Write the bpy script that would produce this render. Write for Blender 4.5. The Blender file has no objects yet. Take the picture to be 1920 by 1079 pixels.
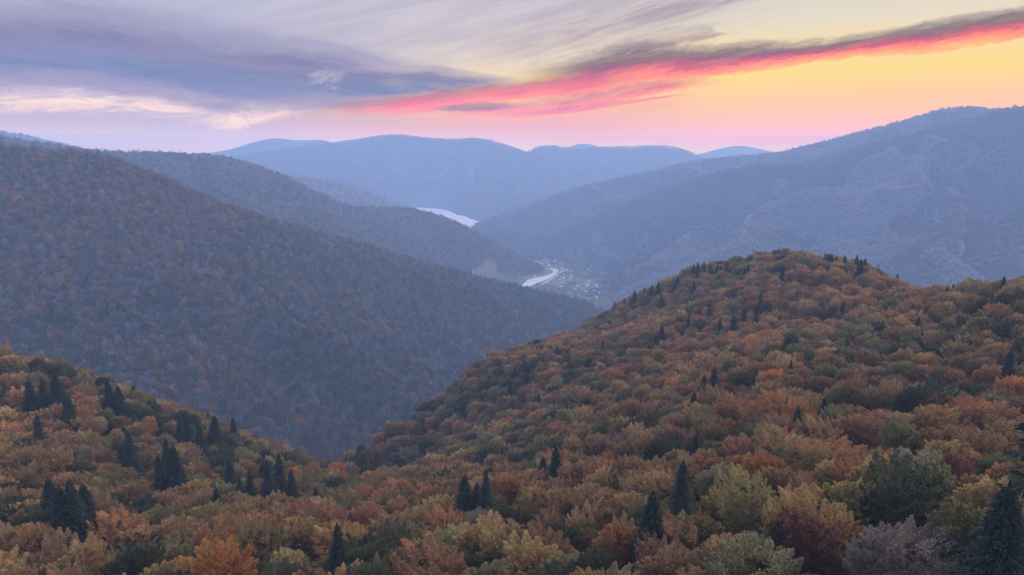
import bpy, math, random, time
import numpy as np

S = bpy.context.scene
COL = S.collection
R = math.radians

# ------------------------------------------------------------------ camera
PITCH = R(11.0); F = 1297.0; CZ = 600.0
cam_d = bpy.data.cameras.new('camera'); cam = bpy.data.objects.new('camera', cam_d); COL.objects.link(cam)
cam_d.sensor_width = 36; cam_d.lens = 36 * F / 1920; cam_d.clip_start = 1; cam_d.clip_end = 60000
cam.location = (0, 0, CZ); cam.rotation_euler = (math.pi / 2 - PITCH, 0, 0)
S.camera = cam
S.view_settings.view_transform = 'Standard'; S.view_settings.look = 'None'
S.view_settings.exposure = 0.0; S.view_settings.gamma = 1.0; S.view_settings.use_curve_mapping = False
cy = S.cycles
cy.max_bounces = 4; cy.diffuse_bounces = 2; cy.glossy_bounces = 2; cy.transmission_bounces = 2
cy.volume_bounces = 1; cy.transparent_max_bounces = 8
cy.use_denoising = True
cy.sample_clamp_indirect = 4
cy.caustics_reflective = False; cy.caustics_refractive = False

HTOP = 244.0            # top of the haze above the camera
BETA = 1.6e-4           # density of the air

def ray(px, py):
    dx = (px - 960) / F; dy = (539.5 - py) / F
    return np.array([dx, math.cos(PITCH) + dy * math.sin(PITCH), -math.sin(PITCH) + dy * math.cos(PITCH)])
def at(px, py, Y):
    d = ray(px, py); return np.array([d[0], d[1], d[2]]) * (Y / d[1]) + np.array([0, 0, CZ])
def azel(px, py):
    d = ray(px, py); return math.degrees(math.atan2(d[0], d[1])), math.degrees(math.atan2(d[2], math.hypot(d[0], d[1])))
def project(p):
    v = np.asarray(p, float) - np.array([0, 0, CZ])
    f = v[..., 1] * math.cos(PITCH) - v[..., 2] * math.sin(PITCH)
    u = v[..., 1] * math.sin(PITCH) + v[..., 2] * math.cos(PITCH)
    ff = np.where(f > 1, f, 1)
    return 960 + F * v[..., 0] / ff, 539.5 - F * u / ff, f

def lin(c):
    return tuple(((x / 255) / 12.92 if x <= 10 else (((x / 255) + .055) / 1.055) ** 2.4) for x in c)

# ------------------------------------------------------------------ node helpers
class V:
    """float or colour socket with arithmetic"""
    nt = None
    def __init__(s, sock): s.s = sock
    @staticmethod
    def m(op, a, b=None, c=None, clamp=False):
        n = V.nt.nodes.new('ShaderNodeMath'); n.operation = op; n.use_clamp = clamp
        for i, x in enumerate((a, b, c)):
            if x is None: continue
            if isinstance(x, V): V.nt.links.new(x.s, n.inputs[i])
            else: n.inputs[i].default_value = x
        return V(n.outputs[0])
    def __add__(a, b): return V.m('ADD', a, b)
    def __radd__(a, b): return V.m('ADD', b, a)
    def __sub__(a, b): return V.m('SUBTRACT', a, b)
    def __rsub__(a, b): return V.m('SUBTRACT', b, a)
    def __mul__(a, b): return V.m('MULTIPLY', a, b)
    def __rmul__(a, b): return V.m('MULTIPLY', b, a)
    def __truediv__(a, b): return V.m('DIVIDE', a, b)
    def __rtruediv__(a, b): return V.m('DIVIDE', b, a)
def node(t, **k):
    n = V.nt.nodes.new(t)
    for a, b in k.items(): setattr(n, a, b)
    return n
def put(n, i, x):
    if isinstance(x, V): V.nt.links.new(x.s, n.inputs[i])
    else: n.inputs[i].default_value = x
def smooth(x, a, b):
    n = node('ShaderNodeMapRange', interpolation_type='SMOOTHSTEP'); put(n, 0, x); put(n, 1, a); put(n, 2, b); put(n, 3, 0.0); put(n, 4, 1.0)
    return V(n.outputs[0])
def xyz(x, y, z):
    n = node('ShaderNodeCombineXYZ'); put(n, 0, x); put(n, 1, y); put(n, 2, z); return V(n.outputs[0])
def noise(vec, scale, detail=4, rough=.55, dist=0.0):
    n = node('ShaderNodeTexNoise'); put(n, 'Vector', vec); put(n, 'Scale', scale); put(n, 'Detail', float(detail)); put(n, 'Roughness', rough); put(n, 'Distortion', dist)
    return V(n.outputs[0])
def mixc(f, a, b):
    n = node('ShaderNodeMix', data_type='RGBA'); put(n, 0, f)
    for i, x in ((6, a), (7, b)):
        if isinstance(x, V): V.nt.links.new(x.s, n.inputs[i])
        else: n.inputs[i].default_value = (*x[:3], 1)
    return V(n.outputs[2])
def mulc(a, b):
    n = node('ShaderNodeVectorMath', operation='MULTIPLY')
    for i, x in ((0, a), (1, b)):
        if isinstance(x, V): V.nt.links.new(x.s, n.inputs[i])
        else: n.inputs[i].default_value = x[:3]
    return V(n.outputs[0])
def scalec(a, f):
    n = node('ShaderNodeVectorMath', operation='SCALE'); V.nt.links.new(a.s, n.inputs[0])
    put(n, 'Scale', f); return V(n.outputs[0])
def ramp(x, stops, interp='LINEAR'):
    n = node('ShaderNodeValToRGB'); put(n, 0, x); cr = n.color_ramp; cr.interpolation = interp
    while len(cr.elements) > 1: cr.elements.remove(cr.elements[-1])
    for i, (p, c) in enumerate(stops):
        e = cr.elements[0] if i == 0 else cr.elements.new(p)
        e.position = p; e.color = (*c[:3], c[3] if len(c) > 3 else 1)
    return V(n.outputs[0]), V(n.outputs[1])
def curve(x, pts, lo, hi):
    """piecewise curve through pts (x in 0..1); values between lo and hi"""
    n = node('ShaderNodeFloatCurve'); put(n, 'Value', x); c = n.mapping.curves[0]
    pts = sorted(pts)
    while len(c.points) > 2: c.points.remove(c.points[1])
    q = [(a, (b - lo) / (hi - lo)) for a, b in pts]
    c.points[0].location = q[0]; c.points[-1].location = q[-1]
    for a, b in q[1:-1]: c.points.new(a, b)
    n.mapping.use_clip = False; n.mapping.update()
    return V(n.outputs[0]) * (hi - lo) + lo

# ------------------------------------------------------------------ world: dusk sky with its clouds
SUN_AZ, SUN_EL = 52.0, 9.0
world = bpy.data.worlds.new('World'); S.world = world; world.use_nodes = True
V.nt = world.node_tree; V.nt.nodes.clear()
tc = node('ShaderNodeTexCoord'); sep = node('ShaderNodeSeparateXYZ'); V.nt.links.new(tc.outputs['Generated'], sep.inputs[0])
DX, DY, DZ = (V(sep.outputs[i]) for i in range(3))
DEG = 180 / math.pi
AZ = V.m('ARCTAN2', DX, DY) * DEG
EL = V.m('ARCSINE', DZ) * DEG
sky = node('ShaderNodeTexSky', sky_type='NISHITA', sun_disc=False); sky.sun_elevation = R(2); sky.sun_rotation = R(SUN_AZ)
sky.air_density = 1.4; sky.dust_density = 2.0; sky.ozone_density = 3.0
nishita = scalec(V(sky.outputs[0]), 0.10)
AZL, AZR = azel(-250, 100)[0], azel(2200, 100)[0]
un = (AZ - AZL) / (AZR - AZL)                    # 0..1 across the part of the sky above the valley
def U(px, py): return (azel(px, py)[0] - AZL) / (AZR - AZL)
E = lambda py, px=960: azel(px, py)[1]
ELM = 16.0
ev = EL / ELM
def column(stops):  # (py, rgb) from horizon up
    return ramp(ev, [(max(0, min(1, E(py) / ELM)), lin(c)) for py, c in stops])[0]
left = column([(283, (214, 190, 226)), (262, (204, 188, 224)), (235, (190, 176, 214)), (200, (184, 172, 212)), (150, (176, 172, 208)), (90, (176, 178, 212)), (40, (184, 186, 214)), (0, (194, 194, 216)), (-80, (180, 186, 216))])
cent = column([(283, (226, 204, 228)), (262, (226, 184, 216)), (240, (230, 170, 186)), (215, (240, 176, 140)), (190, (246, 196, 150)), (150, (240, 212, 178)), (110, (230, 214, 200)), (50, (218, 206, 208)), (0, (204, 198, 210)), (-80, (184, 186, 212))])
righ = column([(283, (238, 204, 210)), (262, (246, 184, 150)), (240, (252, 190, 106)), (218, (255, 194, 60)), (190, (255, 202, 76)), (150, (253, 218, 148)), (110, (248, 218, 168)), (60, (232, 218, 200)), (0, (214, 208, 206)), (-80, (188, 190, 210))])
wob = noise(xyz(AZ * .05, EL * .25, 0.0), 1.0, 3, .6) - .5
base = mixc(smooth(AZ + wob * 14, azel(350, 150)[0], azel(1000, 150)[0]), left, cent)
base = mixc(smooth(AZ + wob * 10, azel(940, 150)[0], azel(1450, 150)[0]), base, righ)

# streaky coordinates: long along the wind, tilted up to the right
def streak(tilt, sx, sy, seed):
    t = math.tan(R(tilt))
    return xyz(AZ * sx, (EL - AZ * t) * sy, seed)
def band(col, top, bot, stops, tilt=6, warp=1.0, sx=.06, sy=.6, seed=0.0, breakup=0.0, bscale=1.0, lo_fade=None, endfade=(0, 0, 1, 1), strength=1.0, rough=.16):
    """a cloud bank between the curves bot and top (pixel rows given per column), coloured from its lower edge up"""
    tp = [(U(x, y), azel(x, y)[1]) for x, y in top]; bp = [(U(x, y), azel(x, y)[1]) for x, y in bot]
    T = curve(un, tp, -5, 25); B = curve(un, bp, -5, 25)
    w = noise(streak(tilt, sx, sy, seed), 1.0, 6, .62, .6) - .5
    w2 = noise(streak(tilt + 5, sx * 2.8, sy * 1.1, seed + 7), 1.0, 6, .62, .7) - .5
    w3 = noise(streak(tilt, sx * 8, sy * 2.2, seed + 9), 1.0, 6, .68, 1.2) - .5
    t = (EL + w * warp + w2 * warp * .55 + w3 * warp * .3 - B) / (T - B)
    tt = t * .5 + .25 + w3 * rough + w2 * rough * .8                           # ramp position: bottom edge .25, top edge .75
    c, a = ramp(tt, [(p, (*lin(k[:3]), k[3])) for p, k in stops], 'EASE')
    if breakup:
        n = noise(streak(tilt + 4, sx * 1.6 * bscale, sy * 1.4 * bscale, seed + 3), 1.0, 6, .65, .8)
        a = a * (1 - breakup + smooth(n, .36, .62) * breakup)
    x0, x1, x2, x3 = endfade
    if (x0, x1) != (0, 0): a = a * smooth(un, U(x0, 150), U(x1, 150))
    if (x2, x3) != (1, 1): a = a * (1 - smooth(un, U(x2, 150), U(x3, 150)))
    return mixc(a * strength, col, c)

SL = (112, 130, 182)
c = base
# faint high veil, upper left and centre
c = band(c, [(-250, -60), (500, -60), (1200, -40), (2200, -60)], [(-250, 60), (500, 120), (1000, 110), (1300, 60), (2200, 20)],
         [(.15, (176, 168, 190, 0)), (.4, (178, 170, 194, .55)), (.7, (176, 172, 200, .5)), (.95, (180, 180, 206, .3))], tilt=10, warp=1.6, sx=.05, sy=.7, seed=11, breakup=.9, endfade=(0, 0, 1250, 1500))
# cream holes of clear sky low on the left, laid under the slate bank
c = band(c, [(-250, 150), (0, 150), (150, 165), (330, 165), (550, 195), (620, 205), (2200, 205)], [(-250, 225), (0, 215), (150, 214), (330, 225), (440, 243), (560, 214), (620, 207), (2200, 207)],
         [(.2, (236, 206, 214, 0)), (.36, (246, 214, 212, .95)), (.6, (250, 224, 216, 1)), (.8, (232, 208, 220, 0))], tilt=-2, warp=1.0, sx=.14, sy=.8, seed=4.6, breakup=.85, bscale=.9, endfade=(0, 0, 500, 600))
# slate bank
c = band(c, [(-250, 20), (0, 28), (150, 30), (300, 52), (450, 78), (600, 98), (700, 118), (780, 132), (900, 146), (1000, 150), (2200, 150)],
         [(-250, 158), (0, 160), (150, 158), (260, 172), (330, 186), (420, 206), (520, 202), (640, 200), (760, 196), (860, 180), (1000, 158), (2200, 158)],
         [(.16, (160, 150, 194, 0)), (.27, (146, 140, 188, .8)), (.4, (*SL, .97)), (.62, (124, 124, 172, .95)), (.78, (140, 136, 180, .6)), (.97, (176, 172, 204, 0))],
         tilt=-7, warp=1.3, sx=.055, sy=.5, seed=2.3, breakup=.22, rough=.09, endfade=(0, 0, 880, 1010))
# bright hole in the slate bank
c = band(c, [(-250, 135), (560, 150), (600, 128), (625, 124), (650, 140), (2200, 135)], [(-250, 145), (560, 158), (600, 158), (625, 158), (650, 146), (2200, 145)],
         [(.2, (226, 212, 214, 0)), (.4, (214, 202, 208, .8)), (.6, (196, 190, 208, .55)), (.8, (170, 166, 196, 0))], tilt=14, warp=2.4, sx=.45, sy=1.6, seed=5, breakup=.6, strength=.6, endfade=(545, 600, 622, 670))
# violet wisps running up to the right, top centre
c = band(c, [(-250, 60), (900, 70), (1100, 0), (1350, -30), (2200, -30)], [(-250, 110), (900, 120), (1100, 80), (1250, 50), (1400, 5), (2200, 5)],
         [(.15, (190, 158, 170, 0)), (.4, (168, 146, 166, .75)), (.65, (180, 162, 180, .5)), (.95, (190, 180, 196, 0))], tilt=11, warp=1.4, sx=.07, sy=.9, seed=21, breakup=.7, endfade=(850, 1050, 1330, 1480))
c = band(c, [(-250, 100), (1100, 85), (1230, 62), (1330, 50), (1350, 58), (2200, 60)], [(-250, 112), (1100, 110), (1230, 92), (1320, 78), (1360, 66), (2200, 80)],
         [(.15, (200, 160, 170, 0)), (.4, (176, 136, 150, .75)), (.65, (170, 146, 164, .6)), (.9, (190, 170, 180, 0))], tilt=9, warp=.9, sx=.12, sy=1.1, seed=31, breakup=.5, endfade=(1080, 1200, 1330, 1380))
# pink-gold glow between the red streak and the horizon, centre
c = band(c, [(-250, 205), (600, 200), (800, 176), (960, 166), (1100, 158), (1300, 150), (2200, 150)], [(-250, 215), (600, 218), (800, 225), (960, 232), (1100, 226), (1300, 200), (2200, 190)],
         [(.18, (226, 160, 190, 0)), (.36, (246, 178, 150, .75)), (.55, (255, 206, 158, .95)), (.72, (255, 190, 140, .8)), (.88, (240, 150, 150, 0))], tilt=5, warp=.7, sx=.09, sy=.9, seed=8, breakup=.35, endfade=(620, 900, 1200, 1350))
# main red streak with a dark ragged top
c = band(c, [(-250, 190), (600, 186), (700, 172), (820, 150), (960, 140), (1080, 122), (1200, 98), (1320, 100), (1400, 94), (1500, 88), (1600, 76), (1700, 60), (1800, 42), (1920, 28), (2200, 0)],
         [(-250, 215), (600, 214), (720, 216), (830, 200), (960, 186), (1080, 172), (1200, 160), (1320, 146), (1400, 136), (1500, 122), (1600, 108), (1700, 100), (1800, 88), (1920, 70), (2200, 40)],
         [(.2, (255, 176, 90, 0)), (.27, (255, 176, 60, .9)), (.34, (255, 156, 30, 1)), (.43, (255, 128, 26, 1)), (.52, (208, 88, 44, .97)), (.62, (138, 84, 96, .92)), (.72, (112, 92, 124, .85)), (.83, (124, 112, 146, .6)), (1.0, (176, 156, 164, 0))],
         tilt=7, warp=.75, sx=.10, sy=1.0, seed=14, breakup=.12, endfade=(930, 1120, 1, 1))
# its left end: pink streak thinning out into the slate bank
c = band(c, [(-250, 202), (560, 198), (680, 190), (800, 176), (900, 162), (1000, 152), (1120, 140), (1200, 140), (2200, 150)],
         [(-250, 212), (560, 210), (680, 214), (800, 208), (900, 194), (1000, 186), (1120, 176), (1200, 165), (2200, 160)],
         [(.16, (236, 150, 176, 0)), (.32, (250, 130, 90, .9)), (.5, (238, 106, 70, .95)), (.66, (186, 96, 100, .7)), (.85, (150, 120, 160, 0))], tilt=6, warp=.6, sx=.08, sy=.8, seed=17, breakup=.2, endfade=(560, 800, 1080, 1220))
# lower red fingers
c = band(c, [(-250, 205), (820, 206), (960, 190), (1080, 178), (1200, 156), (1300, 148), (1380, 150), (2200, 150)], [(-250, 215), (820, 222), (960, 216), (1080, 206), (1200, 184), (1300, 166), (1380, 156), (2200, 156)],
         [(.16, (255, 170, 120, 0)), (.36, (252, 132, 50, .92)), (.52, (226, 108, 56, .9)), (.68, (190, 104, 116, .5)), (.84, (240, 170, 150, 0))], tilt=8, warp=.5, sx=.14, sy=1.3, seed=41, breakup=.45, endfade=(800, 950, 1240, 1390))
c = band(c, [(-250, 215), (900, 215), (1060, 200), (1200, 184), (1310, 173), (2200, 170)], [(-250, 222), (900, 226), (1060, 216), (1200, 194), (1310, 179), (2200, 176)],
         [(.16, (255, 190, 130, 0)), (.4, (246, 124, 86, .85)), (.6, (216, 116, 100, .7)), (.84, (250, 190, 140, 0))], tilt=8, warp=.35, sx=.2, sy=1.6, seed=47, breakup=.4, endfade=(880, 1020, 1230, 1320))
c = band(c, [(-250, 185), (820, 198), (900, 190), (960, 194), (2200, 190)], [(-250, 200), (820, 210), (900, 211), (960, 204), (2200, 200)],
         [(.2, (200, 140, 170, 0)), (.4, (150, 124, 168, .8)), (.6, (160, 120, 160, .7)), (.8, (220, 130, 150, 0))], tilt=2, warp=.4, sx=.15, sy=1.4, seed=53, endfade=(790, 850, 920, 990))
# zenith and the sky behind: plain dusk dome, from the sky texture and a blue veil
zen, _ = ramp(EL / 90, [(0, (.49, .52, .72)), (.12, (.51, .54, .73)), (.4, (.50, .55, .75)), (1, (.48, .55, .77))])
addn = node('ShaderNodeVectorMath', operation='ADD'); V.nt.links.new(zen.s, addn.inputs[0]); V.nt.links.new(nishita.s, addn.inputs[1])
dome = scalec(V(addn.outputs[0]), 2.05)
side = V.m('ADD', DX * math.sin(R(40)), DY * math.cos(R(40)))
dome = mixc(smooth(side, .3, .95) * (1 - smooth(EL, 25, 48)), dome, (1.15, .85, .46))
front = smooth(EL, 22, 13) * smooth(V.m('ABSOLUTE', AZ), 75, 50)
# light of the low sky has to pass the evening haze, so it is stronger above it
air = V.m('EXPONENT', BETA * HTOP / V.m('MAXIMUM', DZ, .024))
gain = V.m('MINIMUM', air, 9.0)
hz = (0.24, 0.36, 0.80)
def veilfix(col):
    hv = mixc(smooth(AZ, -12, 22), hz, (.34, .42, .95))
    n = node('ShaderNodeVectorMath', operation='SUBTRACT'); V.nt.links.new(col.s, n.inputs[0]); V.nt.links.new(hv.s, n.inputs[1])
    s_ = scalec(V(n.outputs[0]), gain)
    m = node('ShaderNodeVectorMath', operation='ADD'); V.nt.links.new(s_.s, m.inputs[0]); V.nt.links.new(hv.s, m.inputs[1])
    k = node('ShaderNodeVectorMath', operation='MAXIMUM'); V.nt.links.new(m.outputs[0], k.inputs[0]); k.inputs[1].default_value = (.02, .02, .02)
    return V(k.outputs[0])
skycol = mixc(front, dome, veilfix(c))
skycol = mixc(smooth(EL, 0, -1), skycol, (.1, .11, .16))
bg = node('ShaderNodeBackground'); V.nt.links.new(skycol.s, bg.inputs[0]); bg.inputs[1].default_value = 1.0
wo = node('ShaderNodeOutputWorld'); V.nt.links.new(bg.outputs[0], wo.inputs[0])
world.cycles.sampling_method = 'MANUAL'; world.cycles.sample_map_resolution = 512

sun_d = bpy.data.lights.new('sun', 'SUN'); sun_d.energy = 4.4; sun_d.angle = R(25); sun_d.color = (1, .66, .42)
sun = bpy.data.objects.new('sun', sun_d); COL.objects.link(sun)
from mathutils import Vector
sv = Vector((math.sin(R(SUN_AZ)) * math.cos(R(SUN_EL + 20)), math.cos(R(SUN_AZ)) * math.cos(R(SUN_EL + 20)), math.sin(R(SUN_EL + 20))))
sun.rotation_euler = (-sv).to_track_quat('-Z', 'Y').to_euler(); sun.location = (0, 0, 1200)

# ------------------------------------------------------------------ materials
def newmat(name):
    m = bpy.data.materials.new(name); m.use_nodes = True; V.nt = m.node_tree; V.nt.nodes.clear(); return m
def finish(shader):
    o = node('ShaderNodeOutputMaterial'); V.nt.links.new(shader, o.inputs[0])
def principled(color, rough=.85, **k):
    p = node('ShaderNodeBsdfPrincipled')
    if isinstance(color, V): V.nt.links.new(color.s, p.inputs['Base Color'])
    else: p.inputs['Base Color'].default_value = (*color, 1)
    put(p, 'Roughness', rough)
    for a, b in k.items(): put(p, a, b)
    return p
def leaf_mat(name, trans=.25, nscale=.3, green=.7):
    m = newmat(name)
    a = node('ShaderNodeAttribute', attribute_type='INSTANCER', attribute_name='tint')
    oi = node('ShaderNodeObjectInfo'); t = node('ShaderNodeTexCoord')
    mp = node('ShaderNodeVectorMath', operation='ADD'); V.nt.links.new(t.outputs['Object'], mp.inputs[0])
    r = V(oi.outputs['Random']) * 97.0; V.nt.links.new(xyz(r, r, r).s, mp.inputs[1])
    vec = V(mp.outputs[0])
    n1 = noise(vec, nscale, 2, .6); n2 = noise(vec, nscale * .5, 1, .5); n3 = noise(vec, nscale * 6, 1, .5)
    tint = V(a.outputs['Color'])
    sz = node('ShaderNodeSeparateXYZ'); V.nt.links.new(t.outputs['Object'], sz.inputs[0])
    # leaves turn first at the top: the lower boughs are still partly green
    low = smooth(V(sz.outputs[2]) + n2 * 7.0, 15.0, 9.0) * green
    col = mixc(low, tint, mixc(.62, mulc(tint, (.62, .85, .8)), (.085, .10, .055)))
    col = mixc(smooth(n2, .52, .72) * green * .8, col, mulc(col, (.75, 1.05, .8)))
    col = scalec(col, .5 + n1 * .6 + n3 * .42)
    p = principled(col, .8); put(p, 'Specular IOR Level', .12)
    tr = node('ShaderNodeBsdfTranslucent'); V.nt.links.new(col.s, tr.inputs[0])
    mx = node('ShaderNodeMixShader'); mx.inputs[0].default_value = trans
    V.nt.links.new(p.outputs[0], mx.inputs[1]); V.nt.links.new(tr.outputs[0], mx.inputs[2]); finish(mx.outputs[0])
    return m
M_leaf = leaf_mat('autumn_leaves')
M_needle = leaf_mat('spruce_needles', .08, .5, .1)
def ground_mat(name, c1, c2, scale):
    m = newmat(name); g = node('ShaderNodeNewGeometry')
    n = noise(V(g.outputs['Position']), scale, 6, .65)
    col = mixc(smooth(n, .35, .65), c1, c2)
    p = principled(col, .95); put(p, 'Specular IOR Level', .1)
    b = node('ShaderNodeBump'); b.inputs['Strength'].default_value = .6; b.inputs['Distance'].default_value = 2
    V.nt.links.new(noise(V(g.outputs['Position']), scale * 4, 5, .6).s, b.inputs['Height']); V.nt.links.new(b.outputs[0], p.inputs['Normal'])
    finish(p.outputs[0]); return m
M_floor = ground_mat('forest_floor', (.045, .03, .022), (.085, .05, .032), .05)
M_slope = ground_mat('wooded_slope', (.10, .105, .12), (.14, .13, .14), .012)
M_meadow = ground_mat('valley_meadow', (.07, .085, .06), (.13, .135, .10), .006)
m = newmat('bark'); g = node('ShaderNodeTexCoord'); n = noise(V(g.outputs['Object']), 3.0, 5, .6)
M_bark = m; finish(principled(mixc(n, (.06, .05, .045), (.17, .15, .13)), .9).outputs[0])
m = newmat('spruce_bark'); g = node('ShaderNodeTexCoord'); n = noise(V(g.outputs['Object']), 4.0, 5, .6)
M_sbark = m; finish(principled(mixc(n, (.035, .026, .02), (.10, .07, .05)), .95).outputs[0])
m = newmat('water'); g = node('ShaderNodeNewGeometry'); n = noise(V(g.outputs['Position']), .02, 3, .5)
p = principled((.92, .93, .95), .34); put(p, 'Metallic', .85)
M_water = m; finish(p.outputs[0])
m = newmat('pale_gravel'); g = node('ShaderNodeNewGeometry'); M_road = m
finish(principled(mixc(noise(V(g.outputs['Position']), .1, 3), (.42, .42, .40), (.55, .54, .52)), .9).outputs[0])
def plain(name, c, rough=.8):
    m = newmat(name); g = node('ShaderNodeTexCoord')
    finish(principled(mixc(noise(V(g.outputs['Object']), .4, 4), tuple(x * .8 for x in c), c), rough).outputs[0]); return m
M_wall = plain('white_render', (.62, .62, .6)); M_roofg = plain('pale_roof_sheet', (.72, .72, .74), .5); M_roofr = plain('clay_roof', (.38, .2, .15)); M_pane = plain('dark_window', (.05, .06, .07), .2)

# ------------------------------------------------------------------ objects
def tag(o, label=None, cat=None, group=None, kind=None):
    if label: o['label'] = label
    if cat: o['category'] = cat
    if group: o['group'] = group
    if kind: o['kind'] = kind
    return o
def mesh_np(name, verts, quads, mat, smooth_=False):
    me = bpy.data.meshes.new(name); verts = np.asarray(verts, np.float32); quads = np.asarray(quads, np.int32)
    me.vertices.add(len(verts)); me.vertices.foreach_set('co', verts.ravel())
    k = quads.shape[1]
    me.loops.add(quads.size); me.loops.foreach_set('vertex_index', quads.ravel())
    me.polygons.add(len(quads)); me.polygons.foreach_set('loop_start', np.arange(0, quads.size, k, dtype=np.int32))
    me.polygons.foreach_set('use_smooth', np.full(len(quads), smooth_))
    me.update(calc_edges=True); me.validate(); me.materials.append(mat); return me
def link(name, me, parent=None):
    o = bpy.data.objects.new(name, me); COL.objects.link(o)
    if parent: o.parent = parent
    return o

# ------------------------------------------------------------------ noise for the land
def vnoise(x, y, seed):
    xi = np.floor(x).astype(np.int64); yi = np.floor(y).astype(np.int64); fx = x - xi; fy = y - yi
    fx = fx * fx * (3 - 2 * fx); fy = fy * fy * (3 - 2 * fy)
    def h(a, b):
        n = (a * 374761393 + b * 668265263 + seed * 982451653) & 0x7fffffff
        n = ((n ^ (n >> 13)) * 1274126177) & 0x7fffffff
        return ((n ^ (n >> 16)) & 0xffff) / 65535.0
    return (h(xi, yi) * (1 - fx) + h(xi + 1, yi) * fx) * (1 - fy) + (h(xi, yi + 1) * (1 - fx) + h(xi + 1, yi + 1) * fx) * fy
def fbm(x, y, seed, octs=4):
    s = 0; a = 1; t = 0
    for o in range(octs):
        s = s + a * (vnoise(x * 2 ** o, y * 2 ** o, seed + o * 17) - .5); t += a; a *= .5
    return s / t * 2     # about -1..1

# near land: canopy surface through points read off the photograph at their distances
CAN = 15.0   # canopy height over the ground
near_pts = [
 (-400, 1079, 150), (0, 1079, 130), (350, 1079, 125), (700, 1079, 118), (1100, 1079, 108), (1500, 1079, 92), (1920, 1079, 82), (2300, 1079, 80),
 (-300, 950, 190), (0, 950, 175), (300, 950, 205), (700, 950, 195), (1000, 950, 172), (1250, 950, 145), (1500, 950, 120), (1900, 950, 100), (2300, 950, 95),
 (-300, 850, 240), (0, 850, 235), (300, 850, 285), (500, 850, 330), (800, 900, 300), (820, 850, 390), (1000, 850, 290), (1300, 850, 180), (1500, 850, 150), (1900, 850, 135), (2300, 850, 120),
 (0, 750, 310), (200, 750, 335), (1000, 750, 430), (1200, 750, 310), (1500, 750, 220), (1900, 750, 190), (2300, 750, 170),
 (1200, 650, 450), (1500, 650, 320), (1750, 640, 290), (1920, 650, 255), (2300, 650, 220),
 (1300, 560, 600), (1500, 560, 450), (1700, 570, 370), (1900, 570, 290), (2300, 560, 260)]
crest_r = [(2400, 508.3, 300), (1920, 525.1, 330), (1850, 528.8, 360), (1750, 536.7, 420), (1650, 510.2, 520), (1560, 500, 600), (1500, 473.7, 640), (1400, 483.8, 680), (1300, 501.9, 700), (1220, 546.6, 705), (1150, 597.2, 700), (1000, 700, 650), (850, 732.1, 570), (720, 785, 500)]
crest_m = [(640, 915, 415)]
crest_l = [(500, 827.5, 400), (350, 783.6, 382), (200, 718.5, 370), (60, 676.9, 360), (-200, 611.1, 350), (-600, 570.1, 340)]
P = [at(*p) for p in near_pts + crest_r + crest_m + crest_l]
for (px, py, Y) in crest_r + crest_m + crest_l:
    q = at(px, py, Y); d = np.array([q[0], q[1]]); d = d / np.hypot(*d)
    if px < 1250 and px > 660: d = np.array([-.55, .83])
    if px <= 640: d = np.array([.10, .995])
    for L_, dz in (((60, 38), (150, 125), (300, 265), (480, 400)) if px < 800 else ((70, 34), (170, 112), (330, 240), (520, 380))):
        P.append(np.array([q[0] + d[0] * L_, q[1] + d[1] * L_, q[2] - dz]))
P += [np.array(p) for p in ((-250, 30, 505), (0, 30, 535), (0, -60, 545), (250, 0, 560), (-250, -150, 510), (250, -150, 565), (60, 60, 540))]
P = np.array(P)
def _U(r2): return np.where(r2 > 0, r2 * np.log(np.maximum(r2, 1e-9)), 0) * .5
_n = len(P); _xy = P[:, :2] / 100.0
_K = _U(((_xy[:, None] - _xy[None]) ** 2).sum(-1)) + np.eye(_n) * .02
_A = np.zeros((_n + 3, _n + 3)); _A[:_n, :_n] = _K; _A[:_n, _n] = 1; _A[:_n, _n + 1:] = _xy; _A[_n, :_n] = 1; _A[_n + 1:, :_n] = _xy.T
_w = np.linalg.solve(_A, np.concatenate([P[:, 2], [0, 0, 0]]))
def canopy(x, y):
    x = np.asarray(x, float); y = np.asarray(y, float); sh = x.shape; q = np.stack([x.ravel(), y.ravel()], 1) / 100.0
    out = np.empty(len(q))
    for i in range(0, len(q), 20000):
        c_ = q[i:i + 20000]
        out[i:i + 20000] = _U(((c_[:, None] - _xy[None]) ** 2).sum(-1)) @ _w[:_n] + _w[_n] + c_ @ _w[_n + 1:]
    out = out.reshape(sh)
    out = np.minimum(out, 640)
    out = out - np.maximum(0, y - 950) * 1.0
    return out
def h_near(x, y):
    x = np.asarray(x, float); y = np.asarray(y, float)
    return canopy(x, y) - CAN + fbm(x / 60, y / 60, 3, 3) * 3.0

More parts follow.
